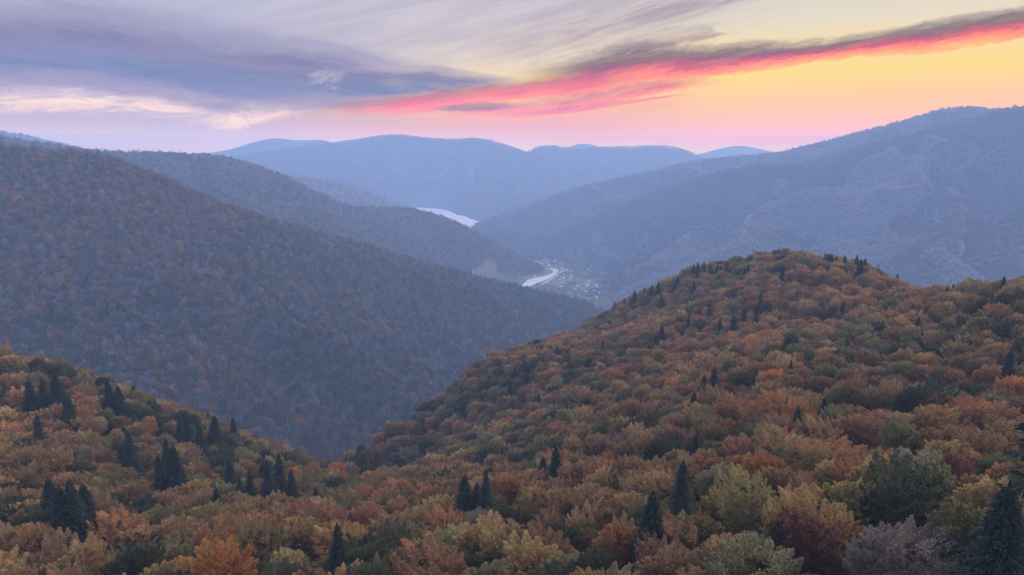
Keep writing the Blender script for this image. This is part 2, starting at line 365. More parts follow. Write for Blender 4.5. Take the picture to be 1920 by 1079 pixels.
class Ridge:
    def __init__(s, name, pts, slope, tree, spur=0, lam=300, back=None, seed=1, conv=0.0):
        s.name = name; s.P = np.array([at(*p) for p in pts]); s.P[:, 2] -= tree
        s.slope = slope; s.spur = spur; s.lam = lam; s.seed = seed; s.conv = conv
        # resample smoothly (Catmull-Rom)
        Q = []
        n = len(s.P)
        for i in range(n - 1):
            p0 = s.P[max(i - 1, 0)]; p1 = s.P[i]; p2 = s.P[i + 1]; p3 = s.P[min(i + 2, n - 1)]
            for t in np.linspace(0, 1, 5)[:-1]:
                Q.append(.5 * ((2 * p1) + (-p0 + p2) * t + (2 * p0 - 5 * p1 + 4 * p2 - p3) * t * t + (-p0 + 3 * p1 - 3 * p2 + p3) * t ** 3))
        Q.append(s.P[-1]); s.Q = np.array(Q)
        s.len = np.concatenate([[0], np.cumsum(np.hypot(*(np.diff(s.Q[:, :2], axis=0).T)))])
    def front(s, d, sd, margin): return (sd * (-1 if s.P[0][0] < s.P[-1][0] else 1) > 0) | (d < margin)
    def near(s, x, y):
        bd = np.full(x.shape, 1e18); bz = np.zeros(x.shape); bs = np.zeros(x.shape); sd = np.zeros(x.shape)
        for i in range(len(s.Q) - 1):
            a = s.Q[i]; b = s.Q[i + 1]; ab = b[:2] - a[:2]; L2 = (ab ** 2).sum()
            t = np.clip(((x - a[0]) * ab[0] + (y - a[1]) * ab[1]) / L2, 0, 1)
            dx = x - a[0] - t * ab[0]; dy = y - a[1] - t * ab[1]; d = dx * dx + dy * dy
            k = d < bd
            bd = np.where(k, d, bd); bz = np.where(k, a[2] + t * (b[2] - a[2]), bz); bs = np.where(k, s.len[i] + t * math.sqrt(L2), bs)
            sd = np.where(k, ab[0] * dy - ab[1] * dx, sd)
        return np.sqrt(bd), bz, bs, sd
    def h(s, x, y):
        d, z, sl, _ = s.near(x, y)
        rmp = np.clip(d / 250, 0, 1)
        w = fbm(x / 350, y / 350, s.seed, 3)
        ph = sl / s.lam + w * .9 + s.seed
        g = 1 - np.abs(np.sin(ph * math.pi)) ** 1.0
        r0 = 40.0
        dd = np.sqrt(d * d + r0 * r0) - r0
        out = z - dd * s.slope * (1 + s.conv * np.clip(d / 800, 0, 1)) - s.spur * rmp * (1 - g) * 1.0
        return np.minimum(out + fbm(x / 140, y / 140, s.seed + 5, 3) * (9 if s.P[0][1] < 2600 else 4) * np.clip(d / 80, .0, 1), CZ + HTOP - 34)
RID = {
 'A': Ridge('A', [(-700, 190, 1350), (-300, 235, 1400), (0, 277, 1450), (150, 290, 1470), (240, 309, 1500), (330, 345, 1550), (400, 378, 1600), (550, 425, 1750), (700, 466, 1900), (850, 510, 2050), (1000, 546, 2250), (1110, 574, 2400), (1220, 640, 2500)], .50, 15, spur=42, lam=260, seed=3),
 'B': Ridge('B', [(-700, 140, 2400), (-300, 205, 2500), (0, 257, 2650), (90, 271, 2700), (200, 284, 2750), (380, 291, 2850), (450, 303, 2900), (500, 320, 2950), (560, 345, 3050), (640, 382, 3200), (700, 390, 3300), (780, 393, 3400), (860, 420, 3450), (930, 455, 3500), (985, 492, 3450), (1000, 525, 3350)], .40, 14, spur=60, lam=330, seed=8),
 'C': Ridge('C', [(300, 318, 4300), (550, 332, 4400), (640, 345, 4500), (700, 365, 4600), (745, 386, 4700), (800, 430, 4700)], .42, 10, spur=30, lam=400, seed=12),
 'D': Ridge('D', [(-600, 150, 4300), (-300, 190, 4600), (0, 247, 4900), (60, 259, 4900), (150, 279, 4900), (260, 310, 4900)], .4, 12, spur=40, lam=500, seed=14),
 'G': Ridge('G', [(2700, 185, 2700), (2300, 192, 2850), (1920, 199, 3000), (1850, 213, 3060), (1750, 239, 3150), (1650, 263, 3250), (1530, 300, 3450), (1400, 312, 3650), (1300, 335, 3850), (1200, 368, 4000), (1100, 412, 4100), (1000, 462, 4100), (950, 482, 4050)], .48, 12, spur=130, lam=420, seed=22, conv=-.1),
 'H': Ridge('H', [(2600, 300, 2300), (2200, 350, 2350), (1920, 407, 2400), (1800, 440, 2450), (1700, 475, 2450), (1600, 515, 2450), (1480, 580, 2400)], .42, 12, spur=40, lam=400, seed=27),
 'F': Ridge('F', [(2500, 230, 3100), (2100, 225, 3250), (1900, 207, 3350), (1865, 205, 3350), (1815, 200, 3350), (1770, 205, 3400), (1700, 224, 3550), (1600, 251, 3800), (1520, 271, 4000), (1450, 287, 4200), (1320, 299, 4400), (1200, 325, 4500), (1080, 352, 4550), (1000, 380, 4550), (930, 404, 4500), (880, 424, 4450)], .40, 12, spur=110, lam=520, seed=31),
 'K': Ridge('K', [(800, 424, 4500), (860, 426, 4400), (930, 432, 4300), (1000, 440, 4250), (1060, 450, 4200), (1120, 460, 4100)], .24, 12, spur=8, lam=300, seed=35),
 'E1': Ridge('E1', [(300, 300, 7600), (370, 286, 7600), (430, 276, 7600), (480, 261, 7600), (515, 255, 7600), (560, 259, 7600), (600, 258, 7600), (640, 266, 7600), (800, 290, 7600)], .42, 26, spur=60, lam=700, seed=41),
 'E2': Ridge('E2', [(380, 305, 6800), (440, 290, 6900), (560, 273, 7000), (640, 263, 7100), (700, 253, 7100), (750, 250, 7100), (800, 256, 7100), (850, 258, 7100), (900, 257, 7100), (940, 266, 7050), (985, 282, 7000), (1060, 320, 6900), (1130, 360, 6800)], .50, 26, spur=90, lam=560, seed=45),
 'E3': Ridge('E3', [(900, 310, 7400), (985, 283, 7400), (1010, 272, 7400), (1040, 271, 7400), (1080, 276, 7400), (1120, 274, 7400), (1180, 272, 7400), (1250, 271, 7400), (1290, 281, 7400), (1320, 294, 7400), (1420, 330, 7300)], .42, 26, spur=80, lam=600, seed=49),
 'J': Ridge('J', [(1040, 290, 9300), (1075, 272, 9300), (1100, 269, 9300), (1125, 275, 9300), (1220, 300, 9300), (1310, 289, 9300), (1340, 281, 9300), (1380, 273, 9300), (1420, 277, 9300), (1450, 284, 9300), (1560, 300, 9300)], .4, 0, spur=20, lam=900, seed=53),
}
LAKE_Z = 140.0
def relief(x, y):   # the highest land of all at a point, with the river flat cut clear
    z = h_near(x, y)
    for r in RID.values(): z = np.maximum(z, r.h(x, y))
    return z

def land(name, fn, x0, x1, y0, y1, step, mat, label, floor=-6.0):
    xs = np.arange(x0, x1 + step, step); ys = np.arange(y0, y1 + step, step)
    X, Y = np.meshgrid(xs, ys); Z = fn(X, Y); keep = Z > floor
    Z = np.maximum(Z, -8.0)
    nx = len(xs); idx = np.arange(X.size).reshape(X.shape)
    q = np.stack([idx[:-1, :-1], idx[:-1, 1:], idx[1:, 1:], idx[1:, :-1]], -1).reshape(-1, 4)
    kq = (keep[:-1, :-1] | keep[:-1, 1:] | keep[1:, 1:] | keep[1:, :-1]).ravel(); q = q[kq]
    used, inv = np.unique(q, return_inverse=True)
    v = np.stack([X.ravel(), Y.ravel(), Z.ravel()], 1)[used]
    o = link(name, mesh_np(name, v, inv.reshape(-1, 4), mat, True)); tag(o, label, kind='structure'); return o

XE = 10000
gv = [(-XE, -2500, 0), (XE, -2500, 0), (XE, 10500, 0), (-XE, 10500, 0)]
g_ = link('ground', mesh_np('ground', gv, [[0, 1, 2, 3]], M_meadow)); tag(g_, 'flat hazy valley floor between the wooded mountains', kind='structure')
land('hillside', h_near, -700, 900, -260, 1150, 8, M_floor, 'near hillside and saddle under the autumn trees')
def bounds(r, m):
    return r.Q[:, 0].min() - m, r.Q[:, 0].max() + m, r.Q[:, 1].min() - m, r.Q[:, 1].max() + m
for k, st, mg, lab in (('A', 14, 1000, 'steep wooded mountainside left of the valley'), ('B', 20, 1300, 'second wooded ridge left of the river'), ('C', 30, 900, 'small blue hill behind the second ridge'),
        ('D', 35, 1500, 'faint blue slope at the far left edge'), ('G', 28, 2400, 'long hazy mountainside on the right'), ('H', 26, 900, 'low hazy spur behind the right hilltop'),
        ('K', 25, 800, 'low wooded rise below the lake'), ('F', 35, 2000, 'higher hazy ridge rising to the right'), ('E1', 60, 1800, 'farthest pale peak left of centre'), ('E2', 45, 1900, 'broad blue mountain behind the lake'), ('E3', 55, 1900, 'flat topped blue mountain right of centre'), ('J', 90, 1500, 'faint mountain tips on the horizon')):
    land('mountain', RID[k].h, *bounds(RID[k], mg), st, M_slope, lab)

# water: the lake and the river bend, polygons on the valley floor
def flat(name, pix, z, mat, label):
    v = []
    for px, py in pix:
        d = ray(px, py); t = (z - CZ) / d[2]; v.append((d[0] * t, d[1] * t, z))
    me = bpy.data.meshes.new(name); me.from_pydata(v, [], [list(range(len(v)))[::-1]]); me.materials.append(mat)
    o = link(name, me); tag(o, label, kind='structure'); return o
flat('river', [(950, 562), (975, 541), (983, 531), (990, 525), (1003, 520.5), (1018, 518.5), (1030, 515), (1037, 511), (1037, 508), (1030, 503.5), (1040, 503.5), (1049, 507.5), (1043, 513.5), (1034, 520), (1021, 526), (1008, 531), (990, 538), (965, 566)], .12, M_water, 'bright bend of the river beside the village')
flat('lake', [(700, 386), (780, 389), (815, 391), (835, 394), (850, 399), (856, 403), (874, 406), (880, 410), (893, 414), (900, 417), (880, 430), (840, 450), (740, 440), (690, 410)], LAKE_Z, M_water, 'pale lake between the far mountains')

# ------------------------------------------------------------------ tree shapes
def unit(v): return v / np.maximum(np.linalg.norm(v, axis=-1, keepdims=True), 1e-9)
def rhombi(base, axis, side, L, W):
    """leaf sprays: four-cornered blades from base along axis"""
    n = len(base); up = unit(np.cross(axis, side)); L = np.asarray(L).reshape(-1, 1); W = np.asarray(W).reshape(-1, 1)
    v = np.stack([base, base + axis * L * .45 + side * W * .5 + up * L * .05, base + axis * L, base + axis * L * .5 - side * W * .5 + up * L * .05], 1).reshape(-1, 3)
    return v, np.arange(n * 4).reshape(-1, 4)
def beech_crown(seed, R_, H, nb, m_, leaf, flat_=.5, spread=1.0, wd=.55, tipl=2.6):
    """sprays of leaves at the ends of limbs that spread and rise; a few lobes make the outline uneven"""
    g = np.random.default_rng(seed)
    nl = g.integers(4, 7); lob = unit(np.stack([g.normal(size=nl), g.normal(size=nl), g.uniform(.1, 1.1, nl)], 1)); la = g.uniform(.12, .34, nl)
    i = np.arange(nb) + .5
    zc = 1 - 1.45 * i / nb; ph = i * 2.39996 + g.uniform(0, .7, nb)
    d = np.stack([np.sqrt(np.maximum(0, 1 - zc ** 2)) * np.cos(ph), np.sqrt(np.maximum(0, 1 - zc ** 2)) * np.sin(ph), zc], 1)
    rad = .80 + (np.clip((d @ lob.T), 0, 1) ** 5 * la).sum(1) + g.uniform(-.10, .12, nb)
    tip = d * rad[:, None] * np.array([R_, R_, H * .5]) * np.array([1, 1, 1]) + np.array([0, 0, H * .5])
    ax = unit(d * np.array([1, 1, .6]) + np.array([0, 0, flat_ + .15]) + g.normal(0, .16, (nb, 3)))
    sd = unit(np.cross(ax, np.array([0, 0, 1.0]) + g.normal(0, .25, (nb, 3))))
    t = g.uniform(0, 1, (nb, m_)) ** .8; lat = g.uniform(-1, 1, (nb, m_)) * (1 - t * .86) * spread
    up = np.cross(sd, ax)
    b = tip[:, None] - ax[:, None] * (1 - t[..., None]) * tipl + sd[:, None] * lat[..., None] * tipl * .42 + up[:, None] * g.normal(0, .16, (nb, m_, 1)) * tipl * (1.1 - t[..., None])
    a = unit(ax[:, None] + sd[:, None] * (lat[..., None] * .8) + g.normal(0, .28, (nb, m_, 3)))
    s = unit(np.cross(a, up[:, None] + g.normal(0, .55, (nb, m_, 3))))
    k = g.uniform(.65, 1.25, nb * m_) * leaf
    return rhombi(b.reshape(-1, 3), a.reshape(-1, 3), s.reshape(-1, 3), k, k * wd)
def spruce_crown(seed, R_, H, nw, nbr, m_, leaf):
    g = np.random.default_rng(seed); B = []; A = []; Sd = []; L = []
    for w in range(nw):
        f = w / nw; z0 = H * (.04 + .94 * f ** .92); r = R_ * (1 - f) ** .85 * g.uniform(.85, 1.1) + .25
        k = max(4, int(nbr * (1 - f * .6)))
        for q in range(k):
            an = q * 6.283 / k + g.uniform(0, .6) + w; rr = r * g.uniform(.5, 1.22)
            t = np.sort(g.uniform(.12, 1, max(3, int(m_ * (1 - f * .55)))))
            o = np.array([math.cos(an), math.sin(an), 0]); s = np.array([-math.sin(an), math.cos(an), 0])
            z = z0 - rr * .42 * t ** 1.3 + rr * .16 * np.maximum(0, t - .7)
            lat = g.uniform(-1, 1, len(t)) * (1 - t * .8) * rr * .30
            b = o * (rr * t)[:, None] * .93 + s * lat[:, None]; b[:, 2] = z + g.normal(0, .1, len(t))
            a = unit(o + s * (lat / rr * 2.5)[:, None] + np.array([0, 0, -.28]) + g.normal(0, .18, (len(t), 3)))
            B.append(b); A.append(a); Sd.append(unit(np.cross(a, np.array([0, 0, 1.0]) + g.normal(0, .45, (len(t), 3))))); L.append(g.uniform(.7, 1.25, len(t)) * leaf)
    B = np.concatenate(B); A = np.concatenate(A); Sd = np.concatenate(Sd); L = np.concatenate(L)
    # pointed leader
    B = np.concatenate([B, [[0, 0, H * .95]] * 4]); an = np.arange(4) * 1.57
    A = np.concatenate([A, unit(np.stack([np.cos(an) * .12, np.sin(an) * .12, np.ones(4)], 1))]); Sd = np.concatenate([Sd, np.stack([-np.sin(an), np.cos(an), np.zeros(4)], 1)]); L = np.concatenate([L, [H * .06] * 4])
    return rhombi(B, A, Sd, L, L * .42)
def tube(pts, rad, n=7):
    v = []; f = []
    pts = np.array(pts, float)
    for i, (p, r) in enumerate(zip(pts, rad)):
        d = unit(pts[min(i + 1, len(pts) - 1)] - pts[max(i - 1, 0)]); s = unit(np.cross(d, [.3, 1, .1])); u = np.cross(s, d)
        for k in range(n):
            a = k * 6.283185 / n; v.append(p + (s * math.cos(a) + u * math.sin(a)) * r)
    for i in range(len(pts) - 1):
        for k in range(n): f.append((i * n + k, i * n + (k + 1) % n, (i + 1) * n + (k + 1) % n, (i + 1) * n + k))
    return v, f
def beech_trunk(seed, R_, H, z0):
    g = random.Random(seed); V_ = []; F_ = []
    def add(p, r):
        v, f = tube(p, r); o = len(V_); V_.extend(v); F_.extend([tuple(i + o for i in q) for q in f])
    top = z0 + H * .55
    add([(0, 0, -1.5), (.1, 0, z0 * .5), (.0, .15, z0), (.2, .1, z0 + H * .3), (.1, 0, top)], [.42, .34, .28, .18, .05])
    for i in range(9):
        a = i * 2.4 + g.random(); zb = z0 - 1 + i * H * .055; rr = R_ * g.uniform(.55, .8)
        add([(0, 0, zb), (math.cos(a) * rr * .4, math.sin(a) * rr * .4, zb + H * .16), (math.cos(a) * rr, math.sin(a) * rr, zb + H * .36)], [.15, .10, .03])
    return V_, F_
def twigs(seed, R_, H, nb, n_):
    """bare crown: fine upward twigs with no leaves"""
    g = np.random.default_rng(seed)
    d = unit(np.stack([g.normal(size=nb), g.normal(size=nb), g.uniform(-.1, 1.5, nb)], 1))
    tip = d * np.array([R_, R_, H * .5]) * g.uniform(.75, 1.1, (nb, 1)) + np.array([0, 0, H * .45])
    ax = unit(d + np.array([0, 0, .6])); t = g.uniform(0, 1, (nb, n_, 1))
    b = tip[:, None] - ax[:, None] * (1 - t) * 3.0 + g.normal(0, .35, (nb, n_, 3)) * (1.2 - t)
    a = unit(ax[:, None] + g.normal(0, .35, (nb, n_, 3))); s = unit(np.cross(a, g.normal(size=(nb, n_, 3))))
    L = g.uniform(.7, 1.5, nb * n_)
    return rhombi(b.reshape(-1, 3), a.reshape(-1, 3), s.reshape(-1, 3), L, L * .055)

SHAPES = [  # word, radius, crown height, crown base, leafiness
 ('broad', 6.4, 11.0, 5.5), ('round', 5.2, 10.5, 6.0), ('tall', 4.5, 13.0, 5.5), ('lopsided', 5.6, 11.0, 5.5), ('domed', 5.9, 9.6, 6.5), ('small', 4.0, 8.6, 6.0), ('ragged', 5.4, 12.0, 5.5)]
HI = []; MID = []; TRK = []; LOW = []
for i, (w_, r_, h_, z_) in enumerate(SHAPES):
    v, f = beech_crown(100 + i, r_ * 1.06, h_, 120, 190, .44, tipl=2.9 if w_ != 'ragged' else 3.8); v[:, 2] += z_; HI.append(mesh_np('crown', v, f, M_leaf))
    v, f = beech_trunk(200 + i, r_, h_, z_); TRK.append(mesh_np('trunk', v, f, M_bark))
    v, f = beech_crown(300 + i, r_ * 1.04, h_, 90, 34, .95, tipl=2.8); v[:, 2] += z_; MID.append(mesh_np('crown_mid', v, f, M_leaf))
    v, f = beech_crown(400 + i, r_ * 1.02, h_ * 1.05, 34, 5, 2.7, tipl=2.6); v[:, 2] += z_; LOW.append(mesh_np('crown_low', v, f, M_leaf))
v, f = beech_crown(77, 5.2, 12.5, 120, 150, .7, flat_=.9, wd=.10, tipl=4.2); v[:, 2] += 5.5; BARE = mesh_np('bare_crown', v, f, M_leaf)
SP_HI = []; SP_TR = []; SP_MID = []; SP_LOW = []
for i, (r_, h_) in enumerate(((6.8, 24), (6.0, 21), (7.4, 27), (5.6, 18))):
    v, f = spruce_crown(500 + i, r_, h_, 56, 19, 42, .46); v[:, 2] += 1.5; SP_HI.append(mesh_np('crown', v, f, M_needle))
    v, f = tube([(0, 0, -1.5), (0, 0, h_ * .5), (0, 0, h_ * .97)], [.36, .2, .04], 7); SP_TR.append(mesh_np('trunk', v, f, M_sbark))
    v, f = spruce_crown(600 + i, r_, h_, 26, 11, 8, 1.25); v[:, 2] += 1; SP_MID.append(mesh_np('spruce_mid', v, f, M_needle))
    v, f = spruce_crown(700 + i, r_ * 1.1, h_, 9, 5, 3, 3.2); v[:, 2] += 1; SP_LOW.append(mesh_np('spruce_low', v, f, M_needle))

TINT = {  # name: leaf colour; the violet and slate ones include painted distance haze
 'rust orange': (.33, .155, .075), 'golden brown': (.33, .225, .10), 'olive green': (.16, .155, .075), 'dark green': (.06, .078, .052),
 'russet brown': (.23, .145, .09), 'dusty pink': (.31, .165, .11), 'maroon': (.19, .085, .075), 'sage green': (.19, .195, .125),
 'grey lilac': (.165, .135, .155), 'tawny': (.29, .185, .10), 'bright orange': (.43, .19, .065), 'yellow green': (.29, .255, .11), 'bare violet': (.20, .19, .25), 'bare slate': (.17, .18, .24), 'pale haze violet': (.33, .32, .39), 'pale haze slate': (.31, .31, .37)}
for _k, _c in TINT.items():
    if 'violet' in _k or 'slate' in _k: continue
    _l = (_c[0] * .5 + _c[1] * .5); _m = .28 if _k not in ('bright orange', 'maroon', 'grey lilac') else .12      # leaf colours lean to a common brown
    _b = (_l * 1.22, _l * .80, _l * .48)
    TINT[_k] = tuple((_c[i] * (1.06, 1.04, .84)[i]) * (1 - _m) + _b[i] * _m * 1.05 for i in range(3))

# ------------------------------------------------------------------ stands of trees as stuff: one object each
def protos(meshes):
    out = []
    for me in meshes: out.append(bpy.data.objects.new(me.name, me))     # shape sources for the stands, never placed themselves
    return out
PR = {'mid': protos(MID), 'low': protos(LOW), 'smid': protos(SP_MID), 'slow': protos(SP_LOW)}
def stand(name, pts, rot, scl, tint, kind_idx, sources, label):
    """pts (n,3); kind_idx picks a source shape"""
    me = bpy.data.meshes.new(name); me.vertices.add(len(pts)); me.vertices.foreach_set('co', np.asarray(pts, np.float32).ravel())
    def attr(n, t, a, f): at_ = me.attributes.new(n, t, 'POINT'); at_.data.foreach_set(f, np.ascontiguousarray(a).ravel())
    attr('tint', 'FLOAT_COLOR', np.concatenate([tint, np.ones((len(tint), 1))], 1).astype(np.float32), 'color')
    attr('turn', 'FLOAT_VECTOR', np.asarray(rot, np.float32), 'vector'); attr('size', 'FLOAT_VECTOR', np.asarray(scl, np.float32), 'vector'); attr('shape', 'INT', np.asarray(kind_idx, np.int32), 'value')
    o = link(name, me)
    ng = bpy.data.node_groups.new(name, 'GeometryNodeTree'); ng.interface.new_socket('Geometry', in_out='INPUT', socket_type='NodeSocketGeometry'); ng.interface.new_socket('Geometry', in_out='OUTPUT', socket_type='NodeSocketGeometry')
    N = ng.nodes; gi = N.new('NodeGroupInput'); go = N.new('NodeGroupOutput'); jn = N.new('GeometryNodeJoinGeometry')
    def nattr(n, t): x = N.new('GeometryNodeInputNamedAttribute'); x.data_type = t; x.inputs['Name'].default_value = n; return x.outputs['Attribute']
    a_r = nattr('turn', 'FLOAT_VECTOR'); a_s = nattr('size', 'FLOAT_VECTOR'); a_i = nattr('shape', 'INT')
    e2r = N.new('FunctionNodeEulerToRotation'); ng.links.new(a_r, e2r.inputs[0])
    for i, src in enumerate(sources):
        oi = N.new('GeometryNodeObjectInfo'); oi.inputs['Object'].default_value = src; oi.inputs['As Instance'].default_value = True
        cmp_ = N.new('FunctionNodeCompare'); cmp_.data_type = 'INT'; cmp_.operation = 'EQUAL'; ng.links.new(a_i, cmp_.inputs[2]); cmp_.inputs[3].default_value = i
        ip = N.new('GeometryNodeInstanceOnPoints'); ng.links.new(gi.outputs[0], ip.inputs['Points']); ng.links.new(cmp_.outputs[0], ip.inputs['Selection'])
        ng.links.new(oi.outputs['Geometry'], ip.inputs['Instance']); ng.links.new(e2r.outputs[0], ip.inputs['Rotation']); ng.links.new(a_s, ip.inputs['Scale'])
        ng.links.new(ip.outputs[0], jn.inputs[0])
    ng.links.new(jn.outputs[0], go.inputs[0])
    md = o.modifiers.new('trees', 'NODES'); md.node_group = ng
    tag(o, label, kind='stuff'); return o

T0 = time.time(); rng = np.random.default_rng(5)
def jitter_grid(x0, x1, y0, y1, s):
    xs = np.arange(x0, x1, s); ys = np.arange(y0, y1, s * .88); X, Y = np.meshgrid(xs, ys); X = X + (np.arange(len(ys)) % 2)[:, None] * s * .5
    return (X + rng.uniform(-.38, .38, X.shape) * s).ravel(), (Y + rng.uniform(-.38, .38, Y.shape) * s).ravel()

def inside(poly, x, y):
    c_ = np.zeros(x.shape, bool); n_ = len(poly)
    for i in range(n_):
        x1, y1 = poly[i]; x2, y2 = poly[(i + 1) % n_]
        c_ ^= ((y1 > y) != (y2 > y)) & (x < (x2 - x1) * (y - y1) / (y2 - y1 + 1e-9) + x1)
    return c_
# palettes per ridge: name -> weights
def choose(weights, n, field):
    """weights: list of (tint name, weight, bias); field -1..1 pushes toward the names with a positive bias"""
    names = [w[0] for w in weights]; W = np.array([w[1] for w in weights])[None] * np.exp(np.outer(field, [w[2] for w in weights]) * 2.2)
    W = W / W.sum(1, keepdims=True); c_ = W.cumsum(1); u = rng.uniform(size=n)
    return (u[:, None] > c_).sum(1).clip(0, len(names) - 1), names
def ridge_forest(key, spacing, size, weights, spruce_p, label, lod='low', margin=120, zmin=3, seed=1, dark=1.0, vary=.29, tall=1.0):
    r = RID[key]; x0, x1, y0, y1 = bounds(r, 2000)
    # only what the frame and a step aside can show
    x, y = jitter_grid(max(x0, -7000), min(x1, 7000), max(y0, 500), y1, spacing)
    k = np.abs(x) < y * .86 + 60; x, y = x[k], y[k]
    d, zc, sl, sd = r.near(x, y); k = r.front(d, sd, margin)
    x, y = x[k], y[k]
    z = r.h(x, y); k = z > zmin; x, y, z = x[k], y[k], z[k]
    px, py, f = project(np.stack([x, y, z + 10], 1)); k = (px > -260) & (px < 2180) & (py < 1150); x, y, z = x[k], y[k], z[k]
    hn = h_near(x, y) if key in 'AH' or key == 'G' else None
    k = ~(inside([(v.co.x, v.co.y) for v in bpy.data.objects['lake'].data.vertices], x, y) & (z < LAKE_Z + 1))
    if hn is not None: k &= hn < z + 2
    for o, q in RID.items():
        if o != key: k &= q.h(x, y) < z + 2
    x, y, z = x[k], y[k], z[k]
    fld = fbm(x / 130, y / 130, seed + 60, 3) + fbm(x / 30, y / 30, seed + 61, 2) * .5
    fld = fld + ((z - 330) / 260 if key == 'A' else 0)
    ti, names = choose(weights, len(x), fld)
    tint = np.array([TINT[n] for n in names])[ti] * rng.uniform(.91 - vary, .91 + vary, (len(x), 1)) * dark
    sp = rng.uniform(size=len(x)) < np.clip(spruce_p * (1 + 3.2 * fbm(x / 110, y / 110, seed + 80, 3)), 0, .95)
    tint[sp] = tint[sp].mean() * .35 * np.array((.8, 1.1, 1.0)) * rng.uniform(.7, 1.3, (sp.sum(), 1)) if sp.any() else 0
    n1 = len(SHAPES); idx = rng.integers(0, n1, len(x)); idx[sp] = n1 + rng.integers(0, 4, sp.sum())
    s = rng.uniform(.8, 1.2, (len(x), 1)) * size; scl = np.repeat(s, 3, 1); scl[:, 2] *= rng.uniform(.85, 1.25, len(x)) * tall
    scl[sp] *= .95
    rot = np.stack([rng.normal(0, .05, len(x)), rng.normal(0, .05, len(x)), rng.uniform(0, 6.28, len(x))], 1)
    print('stand', key, len(x), round(time.time() - T0, 1))
    return stand('forest', np.stack([x, y, z - (3 if key in 'AB' else 5.5)], 1), rot, scl, tint, idx, (PR['mid'] + PR['smid']) if lod == 'mid' else (PR['low'] + PR['slow']), label)

PG = [('bare violet', 5, .1), ('bare slate', 3, -.1)]  # bluish distance haze put into the colour of the far trees
PF = [('pale haze violet', 5, .1), ('pale haze slate', 3, -.1)]  # paler mix, more haze painted into the trees of these ridges
PA = [('russet brown', 2.6, .6), ('bare violet', 2.6, .6), ('grey lilac', 1.6, .9), ('dusty pink', 1.3, 1.1), ('olive green', 1.6, -.4), ('bare slate', 2, -.5), ('dark green', 2.4, -1), ('tawny', .4, .6)]  # leaf colours, with violet and slate adding some painted blue haze
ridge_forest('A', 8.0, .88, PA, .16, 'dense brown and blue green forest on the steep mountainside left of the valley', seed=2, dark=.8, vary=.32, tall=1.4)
ridge_forest('B', 10.5, 1.15, PA, .12, 'hazy russet forest on the second ridge left of the river', seed=3, dark=.9)
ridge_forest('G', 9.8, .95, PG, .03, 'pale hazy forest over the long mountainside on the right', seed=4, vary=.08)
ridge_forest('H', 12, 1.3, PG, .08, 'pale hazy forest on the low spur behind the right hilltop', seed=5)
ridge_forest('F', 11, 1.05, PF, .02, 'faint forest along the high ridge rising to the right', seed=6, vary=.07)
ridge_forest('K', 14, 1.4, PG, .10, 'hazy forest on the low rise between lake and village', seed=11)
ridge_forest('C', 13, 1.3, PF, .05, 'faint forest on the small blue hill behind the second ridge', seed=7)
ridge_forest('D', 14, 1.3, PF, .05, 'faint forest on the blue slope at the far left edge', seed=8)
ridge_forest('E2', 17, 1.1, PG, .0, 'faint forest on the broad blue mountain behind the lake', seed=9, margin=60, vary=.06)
ridge_forest('E3', 20, 1.1, PG, .0, 'faint forest on the flat topped blue mountain right of centre', seed=10, margin=60, vary=.06)

